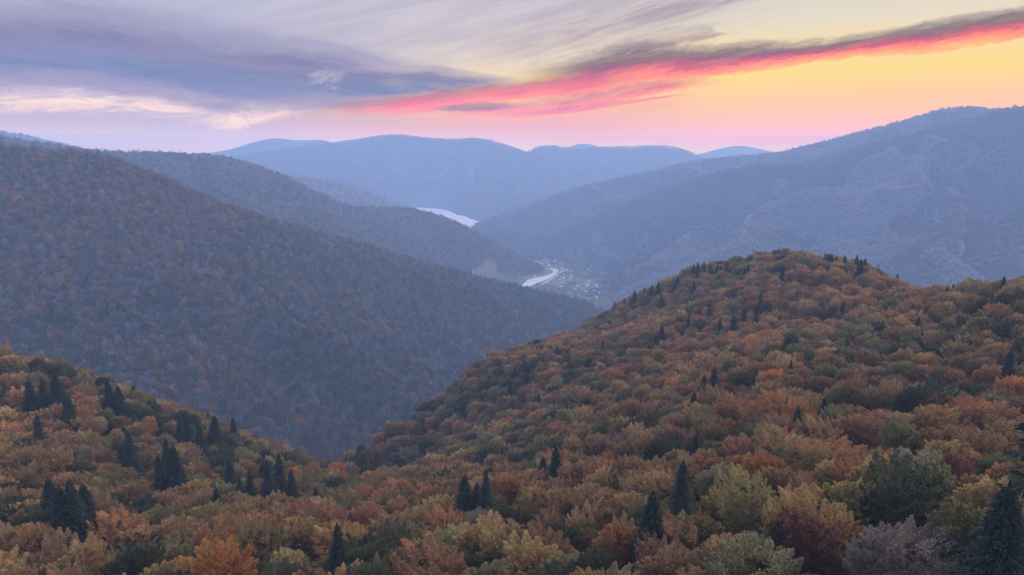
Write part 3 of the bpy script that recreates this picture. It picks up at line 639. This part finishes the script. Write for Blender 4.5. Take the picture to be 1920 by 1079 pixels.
# ------------------------------------------------------------------ near forest
# trees that can be told apart in the photograph: (px, py of the crown middle, kind/tint, shape, scale)
def hit_canopy(px, py):
    d = ray(px, py); d = d / d[1]; t = 60.0
    while t < 1100:
        p = np.array([0, 0, CZ]) + d * t
        if p[2] < canopy(p[0], p[1]): return p[0], p[1]
        t += 3 if t < 300 else 5
    return None
FEAT = [  # spruces: px, py of crown middle, height in photo pixels
 (1277, 908, 'spruce', 112), (1222, 955, 'spruce', 110), (1042, 862, 'spruce', 72), (1018, 872, 'spruce', 50), (872, 912, 'spruce', 66), (912, 908, 'spruce', 74), (1908, 950, 'spruce', 280), (1868, 1010, 'spruce', 170),
 (527, 890, 'spruce', 88), (405, 802, 'spruce', 52), (330, 872, 'spruce', 76), (300, 876, 'spruce', 60), (140, 945, 'spruce', 84), (118, 950, 'spruce', 70), (75, 805, 'spruce', 52), (245, 835, 'spruce', 60), (505, 900, 'spruce', 76), (438, 795, 'spruce', 34),
 (432, 880, 'spruce', 60), (548, 905, 'spruce', 60), (352, 800, 'spruce', 46), (375, 812, 'spruce', 50), (338, 792, 'spruce', 40), (315, 850, 'spruce', 60), (205, 735, 'spruce', 44), (225, 748, 'spruce', 40), (85, 742, 'spruce', 50), (130, 762, 'spruce', 48), (162, 940, 'spruce', 60), (98, 932, 'spruce', 56), (470, 905, 'spruce', 54), (895, 918, 'spruce', 50), (110, 735, 'spruce', 62), (60, 745, 'spruce', 50), (408, 935, 'spruce', 46), (1338, 702, 'spruce', 46), (1320, 712, 'spruce', 36), (1190, 762, 'spruce', 28), (1010, 745, 'spruce', 30), (957, 730, 'spruce', 30), (1890, 682, 'spruce', 46), (1300, 755, 'spruce', 40), (1460, 985, 'spruce', 80),
 (1558, 478, 'spruce', 20), (1568, 479, 'spruce', 19), (1584, 482, 'spruce', 21), (1606, 483, 'spruce', 25), (1621, 484, 'spruce', 26), (1612, 505, 'spruce', 30), (1636, 494, 'spruce', 15), (1648, 496, 'spruce', 17), (1776, 524, 'spruce', 18), (1787, 521, 'spruce', 20),
 (1152, 562, 'spruce', 22), (1171, 556, 'spruce', 18), (1190, 545, 'spruce', 26), (1208, 542, 'spruce', 18), (1222, 540, 'spruce', 22), (1234, 536, 'spruce', 24), (1300, 498, 'spruce', 18), (1308, 496, 'spruce', 22), (1320, 494, 'spruce', 22), (1332, 496, 'spruce', 20), (1345, 494, 'spruce', 20), (1352, 498, 'spruce', 16), (1362, 494, 'spruce', 20),
 (1283, 515, 'spruce', 22), (1270, 522, 'spruce', 18), (1402, 502, 'spruce', 26), (1396, 508, 'spruce', 22), (1468, 505, 'spruce', 22), (1300, 540, 'spruce', 30), (1338, 540, 'spruce', 26), (1240, 560, 'spruce', 26), (1425, 560, 'spruce', 34), (1418, 585, 'spruce', 36), (1395, 590, 'spruce', 34), (1375, 600, 'spruce', 34), (1350, 605, 'spruce', 34), (1240, 620, 'spruce', 34), (1230, 632, 'spruce', 30), (1290, 600, 'spruce', 30), (1580, 575, 'spruce', 30), (1330, 575, 'spruce', 28), (1130, 640, 'spruce', 28), (1045, 652, 'spruce', 22), (965, 690, 'spruce', 24)]
BFEAT = [ # beeches: px, py, colour, shape index, scale
 (412, 1068, 'bright orange', 4, 1.15), (1512, 1010, 'maroon', 2, 1.1), (1662, 1020, 'grey lilac', 'bare', 1.0), (1790, 865, 'maroon', 2, .95), (1640, 872, 'rust orange', 0, .95), (1905, 712, 'bright orange', 4, 1.0), (1490, 772, 'rust orange', 0, 1.15), (1610, 790, 'dusty pink', 3, 1.1),
 (1120, 862, 'maroon', 5, .9), (1010, 975, 'maroon', 5, 1.0), (1560, 975, 'golden brown', 0, 1.0), (1730, 905, 'sage green', 1, 1.2), (1690, 930, 'dark green', 0, 1.1), (1410, 925, 'yellow green', 0, 1.0), (1345, 890, 'sage green', 1, 1.0), (445, 885, 'sage green', 2, 1.0), (350, 785, 'dark green', 1, 1.0), (400, 850, 'dark green', 0, .95),
 (565, 950, 'russet brown', 1, 1.05), (165, 795, 'golden brown', 0, 1.0), (255, 790, 'golden brown', 3, .9), (1850, 570, 'dark green', 0, 1.0), (1630, 660, 'grey lilac', 1, 1.0), (1580, 730, 'sage green', 1, 1.0), (1400, 710, 'dark green', 0, 1.0), (1720, 745, 'dark green', 0, 1.15), (1860, 745, 'sage green', 1, 1.0), (940, 1010, 'golden brown', 1, 1.0), (1250, 1010, 'dusty pink', 0, 1.0), (1040, 985, 'dark green', 1, 1.0),
 (950, 960, 'dark green', 1, .95), (1240, 835, 'dark green', 0, 1.0), (540, 1040, 'yellow green', 5, 1.0), (1420, 1040, 'sage green', 0, 1.15), (1100, 1050, 'dark green', 1, 1.0), (150, 1010, 'dark green', 5, .9), (1060, 1045, 'sage green', 1, 1.0), (830, 1050, 'dusty pink', 0, 1.0), (880, 1040, 'dark green', 1, .9)]
trees = []   # dict per near tree
def add_tree(x, y, kind, tint, shape, sc, feat=False): trees.append(dict(x=x, y=y, kind=kind, tint=tint, shape=shape, s=sc, feat=feat))
for px, py, k_, hp in FEAT:
    q = hit_canopy(px, py + hp * .42)
    for dy in (8, 16, 26, 40):
        if q is None: q = hit_canopy(px, py + hp * .42 + dy)
    if q is None: print('miss', px, py); continue
    dist = math.hypot(math.hypot(*q), CZ - canopy(*q))
    i = int(rng.integers(0, 4)); base_h = (24, 21, 27, 18)[i]; want = hp * .86 * dist / F + (12.5 if hp > 28 else 10.5); add_tree(q[0], q[1], 'spruce', 'dark green', i, min(1.6, max(.6 if hp < 28 else .75, want / base_h)), True)
for px, py, tn, sh, sc in BFEAT:
    q = hit_canopy(px, py)
    if q is None: continue
    add_tree(q[0], q[1], 'bare' if sh == 'bare' else 'beech', tn, 0 if sh == 'bare' else sh, sc, True)
nf = len(trees)
gx, gy = jitter_grid(-560, 620, -120, 900, 7.1)
cz_ = canopy(gx, gy); k = (cz_ > 60)
ppx, ppy, pf = project(np.stack([gx, gy, cz_], 1))
k &= (np.hypot(gx, gy) > 60) & ((gy < 30) | ((ppx > -320) & (ppx < 2240)))
k &= ~((np.abs(gx) < 60) & (gy < 60))
gx, gy = gx[k], gy[k]
fx = np.array([t['x'] for t in trees]); fy = np.array([t['y'] for t in trees]); fr = np.array([2.6 if t['kind'] == 'spruce' else 5.2 for t in trees])
d_ = np.hypot(gx[:, None] - fx, gy[:, None] - fy); k = (d_ > fr + 2.6).all(1); gx, gy = gx[k], gy[k]
# thin to one tree per crown width
PN_R = [('tawny', 4.2, .3), ('rust orange', 2.0, .9), ('russet brown', 3.0, .2), ('dusty pink', 1.4, .9), ('golden brown', 3.4, .3), ('olive green', 3.0, -.8), ('sage green', .6, -.7), ('dark green', .7, -1.6), ('maroon', .12, .3), ('yellow green', .4, -.2), ('grey lilac', .10, 0), ('bright orange', .22, .8)]
PN_L = [('tawny', 3.4, .4), ('rust orange', .6, .9), ('russet brown', 2.4, .3), ('golden brown', 3.2, .5), ('olive green', 3.2, -.5), ('sage green', .5, -.7), ('dark green', 1.5, -1.5), ('maroon', .05, .3), ('yellow green', .6, .1), ('dusty pink', .3, .6)]
fld = fbm(gx / 45, gy / 45, 91, 3) * 1.5 + fbm(gx / 14, gy / 14, 92, 1) * .4
tr_, names_r = choose(PN_R, len(gx), fld); tl_, names_l = choose(PN_L, len(gx), fld)
isl = gx < -55 + gy * -.16
spn = rng.uniform(size=len(gx)) < np.clip(.006 * (1 + 4 * fbm(gx / 60, gy / 60, 95, 2)), 0, .5) * np.where(gy > 120, 1, 0)
for i in range(len(gx)):
    if spn[i]: add_tree(gx[i], gy[i], 'spruce', 'dark green', int(rng.integers(0, 4)), rng.uniform(.62, .86)); continue
    tn = names_l[tl_[i]] if isl[i] else names_r[tr_[i]]
    bare = tn == 'grey lilac' and rng.uniform() < .25
    add_tree(gx[i], gy[i], 'bare' if bare else 'beech', tn, 0 if bare else int(rng.integers(0, len(SHAPES))), rng.uniform(.60, 1.06))
X = np.array([t['x'] for t in trees]); Y = np.array([t['y'] for t in trees]); Zg = h_near(X, Y) - .5
for t, z in zip(trees, Zg):
    t['z'] = z; t['rot'] = float(rng.uniform(0, 6.28))
TOPZ = np.array([{'spruce': 20, 'bare': 14, 'beech': 14}[t['kind']] * t['s'] for t in trees])
px, py, f_ = project(np.stack([X, Y, Zg + TOPZ * .75], 1))
size = 11 * F / np.maximum(f_, 1) * np.array([t['s'] for t in trees])
vis = (px > 8) & (px < 1912) & (py > 300) & (py < 1066) & (f_ > 30)
for t, a, b, s_ in zip(trees, px, py, size): t['px'] = a; t['py'] = b; t['pix'] = s_
order = np.argsort(-size)
isB = np.array([t['kind'] != 'spruce' for t in trees])
single = set([i for i in order if vis[i] and isB[i]][:285]) | set([i for i in range(nf) if vis[i]])
single |= set([i for i in order if vis[i] and not isB[i]][:90])
nb_ = sum(isB[i] for i in single)
print(round(time.time() - T0, 1), 'near trees', len(trees), 'single', len(single), 'beech', nb_)

# labels: colour and shape of the tree, then where it stands; ties are counted from the left
def zone(t):
    x, y = t['px'], t['py']; d = t['y']
    if t['kind'] == 'spruce' and y < 560: return 'on the right hilltop skyline' if x > 1500 else 'along the left shoulder of the right hill'
    if y > 985:
        return ('in the bottom left corner' if x < 260 else 'at the bottom edge left of centre' if x < 640 else 'at the bottom edge below the saddle' if x < 960 else 'at the bottom edge right of centre' if x < 1280 else 'at the bottom edge of the right slope' if x < 1640 else 'in the bottom right corner')
    if x < 640: return 'on the left hill near its crest' if y < 820 - (640 - x) * .12 else 'on the lower left hill above the bottom edge' if y > 900 else 'midway down the left hill'
    if x < 960: return 'in the saddle between the two hills' if y > 880 else 'on the far lower flank of the right hill'
    if y > 905: return 'low on the right hill, right of the saddle' if x < 1300 else 'low on the right hill towards the right' if x < 1620 else 'on the lowest right slope by the edge'
    if y > 800: return 'midway up the right hill, left part' if x < 1300 else 'midway up the right hill, middle part' if x < 1600 else 'midway up the right hill, by the right edge'
    if y > 690: return 'on the upper flank of the right hill' if x < 1500 else 'high on the right slope by the edge'
    return 'just under the right hilltop' if x < 1650 else 'just below the right skyline'
def shape_word(t):
    if t['kind'] == 'spruce': return 'tall' if t['s'] > 1.1 else 'slim' if t['shape'] in (1, 3) else 'broad'
    return SHAPES[t['shape']][0]
ORD = 'first second third fourth fifth sixth seventh eighth ninth tenth eleventh twelfth thirteenth fourteenth fifteenth sixteenth seventeenth eighteenth nineteenth twentieth'.split()
groups = {}
for i in single:
    t = trees[i]; col_ = 'near black' if t['kind'] == 'spruce' else t['tint']
    what = 'spruce' if t['kind'] == 'spruce' else 'bare twiggy tree' if t['kind'] == 'bare' else 'beech'
    groups.setdefault(((shape_word(t) + ' ' if t['kind'] != 'bare' else '') + col_ + ' ' + what, zone(t)), []).append(i)
LAB = {}
for (what, zn), ids in groups.items():
    ids.sort(key=lambda i: trees[i]['px'])
    for n_, i in enumerate(ids):
        if len(ids) == 1: LAB[i] = what + ' ' + zn
        elif n_ == 0: LAB[i] = f'leftmost {what} {zn}'
        elif n_ == len(ids) - 1: LAB[i] = f'rightmost {what} {zn}'
        else: LAB[i] = f'{what} {zn}, {ORD[n_]} from left'
assert len(set(LAB.values())) == len(LAB)

def place_single(i):
    t = trees[i]; k_ = t['kind']
    nm = {'spruce': 'spruce_tree', 'beech': 'beech_tree', 'bare': 'bare_tree'}[k_]
    root = bpy.data.objects.new(nm, None); COL.objects.link(root); root.location = (t['x'], t['y'], t['z']); root.rotation_euler = (0, 0, t['rot'])
    root.scale = (t['s'],) * 3
    tag(root, LAB[i], 'tree', 'dark spruces standing among the beeches' if k_ == 'spruce' else 'autumn beeches on the near slopes' if k_ == 'beech' else 'bare trees on the near slopes')
    c_me = {'spruce': SP_HI, 'beech': HI, 'bare': [BARE]}[k_][t['shape']]; t_me = (SP_TR if k_ == 'spruce' else TRK)[t['shape']]
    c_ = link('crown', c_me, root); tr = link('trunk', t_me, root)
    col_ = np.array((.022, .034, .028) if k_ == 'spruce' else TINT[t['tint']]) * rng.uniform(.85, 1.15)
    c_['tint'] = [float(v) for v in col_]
for i in sorted(single): place_single(i)
rest = [i for i in range(len(trees)) if i not in single]
def near_stand(ids, spruce, label, name, lod):
    T = [trees[i] for i in ids]
    if not T: return
    pts = np.array([(t['x'], t['y'], t['z']) for t in T]); rot = np.array([(0, 0, t['rot']) for t in T]); scl = np.array([[t['s']] * 3 for t in T])
    if spruce: src = PR['smid']; idx = [t['shape'] for t in T]; tint = np.array([(.022, .034, .028)] * len(T))
    else: src = PR[lod]; idx = [t['shape'] for t in T]; tint = np.array([TINT[t['tint']] for t in T])
    tint = tint * rng.uniform(.82, 1.18, (len(T), 1))
    stand(name, pts, rot, scl, tint, idx, src, label)
PR['hi'] = protos(HI)
nearr = [i for i in rest if trees[i]['kind'] != 'spruce' and math.hypot(trees[i]['x'], trees[i]['y']) < 330]
farr = [i for i in rest if trees[i]['kind'] != 'spruce' and math.hypot(trees[i]['x'], trees[i]['y']) >= 330]
near_stand(nearr + farr if False else nearr, False, 'closer mass of orange and green beeches filling the near slopes', 'beech_wood', 'hi')
near_stand(farr, False, 'rusty beech wood covering the farther flanks of both near hills', 'beech_wood', 'mid')
near_stand([i for i in rest if trees[i]['kind'] == 'spruce'], True, 'dark spruces scattered among the beeches beyond the nearer trees', 'spruce_wood', 'smid')

# spruces standing on the crest of the second ridge, against the sky
for n_, (px_, h_) in enumerate(((242, 8), (249, 11), (256, 9), (262, 12), (268, 7), (276, 10), (281, 9), (287, 12))):
    p_ = at(px_, 290, 2780); z_ = RID['B'].h(np.array([p_[0]]), np.array([p_[1]]))[0]
    H_ = h_ * 2780 / F + 8
    root = bpy.data.objects.new('spruce_tree', None); COL.objects.link(root); root.location = (p_[0], p_[1], z_ - 1); root.scale = (H_ / 24,) * 3
    tag(root, f'tiny skyline spruce on the second left ridge, {ORD[n_]} from the left', 'tree', 'skyline spruces on the second left ridge')
    c_ = link('crown', SP_MID[0], root); c_['tint'] = [.022, .034, .028]; link('trunk', SP_TR[0], root)

# ------------------------------------------------------------------ village on the valley floor
def box_mesh(name, parts, mat):
    v = []; f = []
    for (x0, x1, y0, y1, z0, z1) in parts:
        o = len(v); v += [(x0, y0, z0), (x1, y0, z0), (x1, y1, z0), (x0, y1, z0), (x0, y0, z1), (x1, y0, z1), (x1, y1, z1), (x0, y1, z1)]
        f += [tuple(o + i for i in q) for q in ((0, 1, 5, 4), (1, 2, 6, 5), (2, 3, 7, 6), (3, 0, 4, 7), (4, 5, 6, 7))]
    me = bpy.data.meshes.new(name); me.from_pydata(v, [], f); me.materials.append(mat); return me
def gable(name, w, l, z, h, mat):
    a, b = w / 2 + .5, l / 2 + .6
    v = [(-b, -a, z), (b, -a, z), (b, 0, z + h), (-b, 0, z + h), (b, a, z), (-b, a, z), (-b, -a, z - .25), (b, -a, z - .25), (b, a, z - .25), (-b, a, z - .25)]
    f = [(0, 1, 2, 3), (3, 2, 4, 5), (0, 3, 5), (1, 4, 2), (0, 6, 7, 1), (4, 8, 9, 5), (6, 9, 8, 7), (0, 5, 9, 6), (1, 7, 8, 4)]
    me = bpy.data.meshes.new(name); me.from_pydata(v, [], f); me.materials.append(mat); return me
H_WALL = box_mesh('wall', [(-6, 6, -4.5, 4.5, -1, 5.6)], M_wall)
H_ROOF = [gable('roof', 9, 12, 5.62, 3.4, M_roofg), gable('roof', 9, 12, 5.62, 3.4, M_roofr)]
H_WIN = box_mesh('window', [(-.6, .6, -.06, .06, -.7, .7)], M_pane); H_DOOR = box_mesh('door', [(-.6, .6, -.06, .06, -1.1, 1.1)], M_roofr)
H_CH = box_mesh('chimney', [(-.4, .4, -.4, .4, 0, 1.9)], M_wall)
def house(x, y, rz, s, roofi, label):
    z = float(relief(np.array([x]), np.array([y]))[0]); z = max(z, 0.0)
    root = bpy.data.objects.new('village_house', None); COL.objects.link(root); root.location = (x, y, z + .6); root.rotation_euler = (0, 0, rz); root.scale = s
    tag(root, label, 'house', 'houses of the hazy valley village')
    link('wall', H_WALL, root); rf = link('roof', H_ROOF[roofi], root)
    c_ = link('chimney', H_CH, rf); c_.location = (2.5, 1.2, 7.4)
    for wx in (-4, -1.3, 3.6):
        w = link('window', H_WIN, root); w.location = (wx, -4.56, 3.6)
    d_ = link('door', H_DOOR, root); d_.location = (1.2, -4.56, 1.1)
rh = random.Random(4)
BIG = [(1000, 479, 2.0, 'pale farm building at the top end of the village, left of the road'), (1040, 492, 2.3, 'large white building above the river bend, topmost of the bigger ones'), (1051, 496, 1.8, 'second white building above the river bend, just right of the largest'), (1071, 512, 1.9, 'white building on the slope side, right of the river bend'),
       (1072, 520, 1.6, 'white building just below the one right of the river bend'), (1006, 431, 1.7, 'lone white house high on the hazy mountainside above the village'), (1097, 550, 1.8, 'lone bright house at the lower right end of the village'), (1056, 524, 1.5, 'pale building between the river bend and the slope'), (1042, 519, 1.4, 'pale building touching the right bank of the river'), (1070, 552, 1.5, 'pale long building at the foot of the village')]
def on_floor(px_, py_):
    d = ray(px_, py_); t = np.arange(2400.0, 4800.0, 8.0) / d[1]
    p_ = np.array([0, 0, CZ]) + d * t[:, None]
    g_ = np.maximum.reduce([np.zeros(len(t))] + [RID[k].h(p_[:, 0], p_[:, 1]) for k in 'GBFK'])
    w = np.nonzero(p_[:, 2] <= g_)[0]
    return (p_[w[0], 0], p_[w[0], 1]) if len(w) else None
for px_, py_, s_, lab in BIG:
    q = on_floor(px_, py_)
    if q: house(q[0], q[1], rh.uniform(-.5, .5), (s_ * .75, s_ * .65, s_ * .55), 0, lab)
CL = [((975, 1060, 478, 503), 22, 'tiny pale house among the cluster above the river bend'), ((1048, 1110, 500, 545), 24, 'tiny pale house among those between the river and the right slope'), ((1005, 1125, 532, 566), 26, 'tiny pale house among those at the lower end of the village')]
for (a, b, c_, d_), n_, lab in CL:
    for j in range(n_):
        px_, py_ = rh.uniform(a, b), rh.uniform(c_, d_)
        q = on_floor(px_, py_)
        if q: house(q[0], q[1], rh.uniform(0, 3.14), (rh.uniform(.5, .95),) * 3, 0 if rh.random() < .7 else 1, lab)
def road(pix, w, z, label):
    pts = [np.array(((ray(a, b) * (z - CZ) / ray(a, b)[2])[0], (ray(a, b) * (z - CZ) / ray(a, b)[2])[1])) for a, b in pix]
    v = []; f = []
    for i, p_ in enumerate(pts):
        d = pts[min(i + 1, len(pts) - 1)] - pts[max(i - 1, 0)]; d = d / np.hypot(*d); n_ = np.array([-d[1], d[0]])
        v += [(*(p_ + n_ * w), z), (*(p_ - n_ * w), z)]
        if i: f.append((2 * i - 2, 2 * i - 1, 2 * i + 1, 2 * i))
    me = bpy.data.meshes.new('road'); me.from_pydata(v, [], f); me.materials.append(M_road); o = link('road', me); tag(o, label, kind='structure')
road([(984, 484), (1000, 489), (1014, 494), (1022, 499), (1030, 499), (1026, 490), (1020, 484)], 5, .3, 'pale road curling through the top of the village')
road([(1003, 519), (1004, 511), (1006, 504)], 4, .34, 'pale track across the meadow inside the river bend')
road([(1012, 537), (1035, 522), (1052, 510), (1060, 505)], 4, .38, 'pale road along the right bank of the river')

vx, vy = jitter_grid(-900, 900, 2500, 4300, 19); 
land_ = np.maximum.reduce([q.h(vx, vy) for o, q in RID.items() if o in 'ABGHK'])
cl_ = fbm(vx / 90, vy / 90, 77, 3); k = (land_ < 2) & (cl_ > -.12)
rv_ = np.array([(v.co.x, v.co.y) for v in bpy.data.objects['river'].data.vertices]); k &= ~inside([tuple(q) for q in rv_], vx, vy)
k &= np.min(np.hypot(vx[:, None] - rv_[:, 0], vy[:, None] - rv_[:, 1]), 1) > 45
vx, vy = vx[k], vy[k]; n_ = len(vx); s_ = rng.uniform(.5, .95, (n_, 1))
ti, nm_ = choose([('russet brown', 1, 0), ('olive green', 2, 0), ('sage green', 2, 0), ('dark green', 1, 0)], n_, cl_[k])
stand('orchard_trees', np.stack([vx, vy, np.zeros(n_) - .5], 1), np.stack([vx * 0, vx * 0, rng.uniform(0, 6, n_)], 1), np.repeat(s_, 3, 1), np.array([TINT[a] for a in nm_])[ti], rng.integers(0, len(SHAPES), n_), PR['low'], 'scattered small trees between the houses and along the river')

# ------------------------------------------------------------------ haze
hm = newmat('evening_haze'); pv = node('ShaderNodeVolumePrincipled')
pv.inputs['Color'].default_value = (.40, .62, 1.0, 1); pv.inputs['Density'].default_value = BETA; pv.inputs['Anisotropy'].default_value = .05
pv.inputs['Emission Strength'].default_value = 0; pv.inputs['Blackbody Intensity'].default_value = 0
o_ = node('ShaderNodeOutputMaterial'); V.nt.links.new(pv.outputs[0], o_.inputs['Volume'])
B_ = XE + 50; zb, zt = -9.5, CZ + HTOP
v = [(x, y, z) for z in (zb, zt) for x, y in ((-B_, -2550), (B_, -2550), (B_, 10550), (-B_, 10550))]
me = bpy.data.meshes.new('haze'); me.from_pydata(v, [], [(3, 2, 1, 0), (4, 5, 6, 7), (0, 1, 5, 4), (1, 2, 6, 5), (2, 3, 7, 6), (3, 0, 4, 7)]); me.materials.append(hm)
hz_o = link('haze', me); tag(hz_o, 'even blue evening haze filling the valleys', kind='stuff')
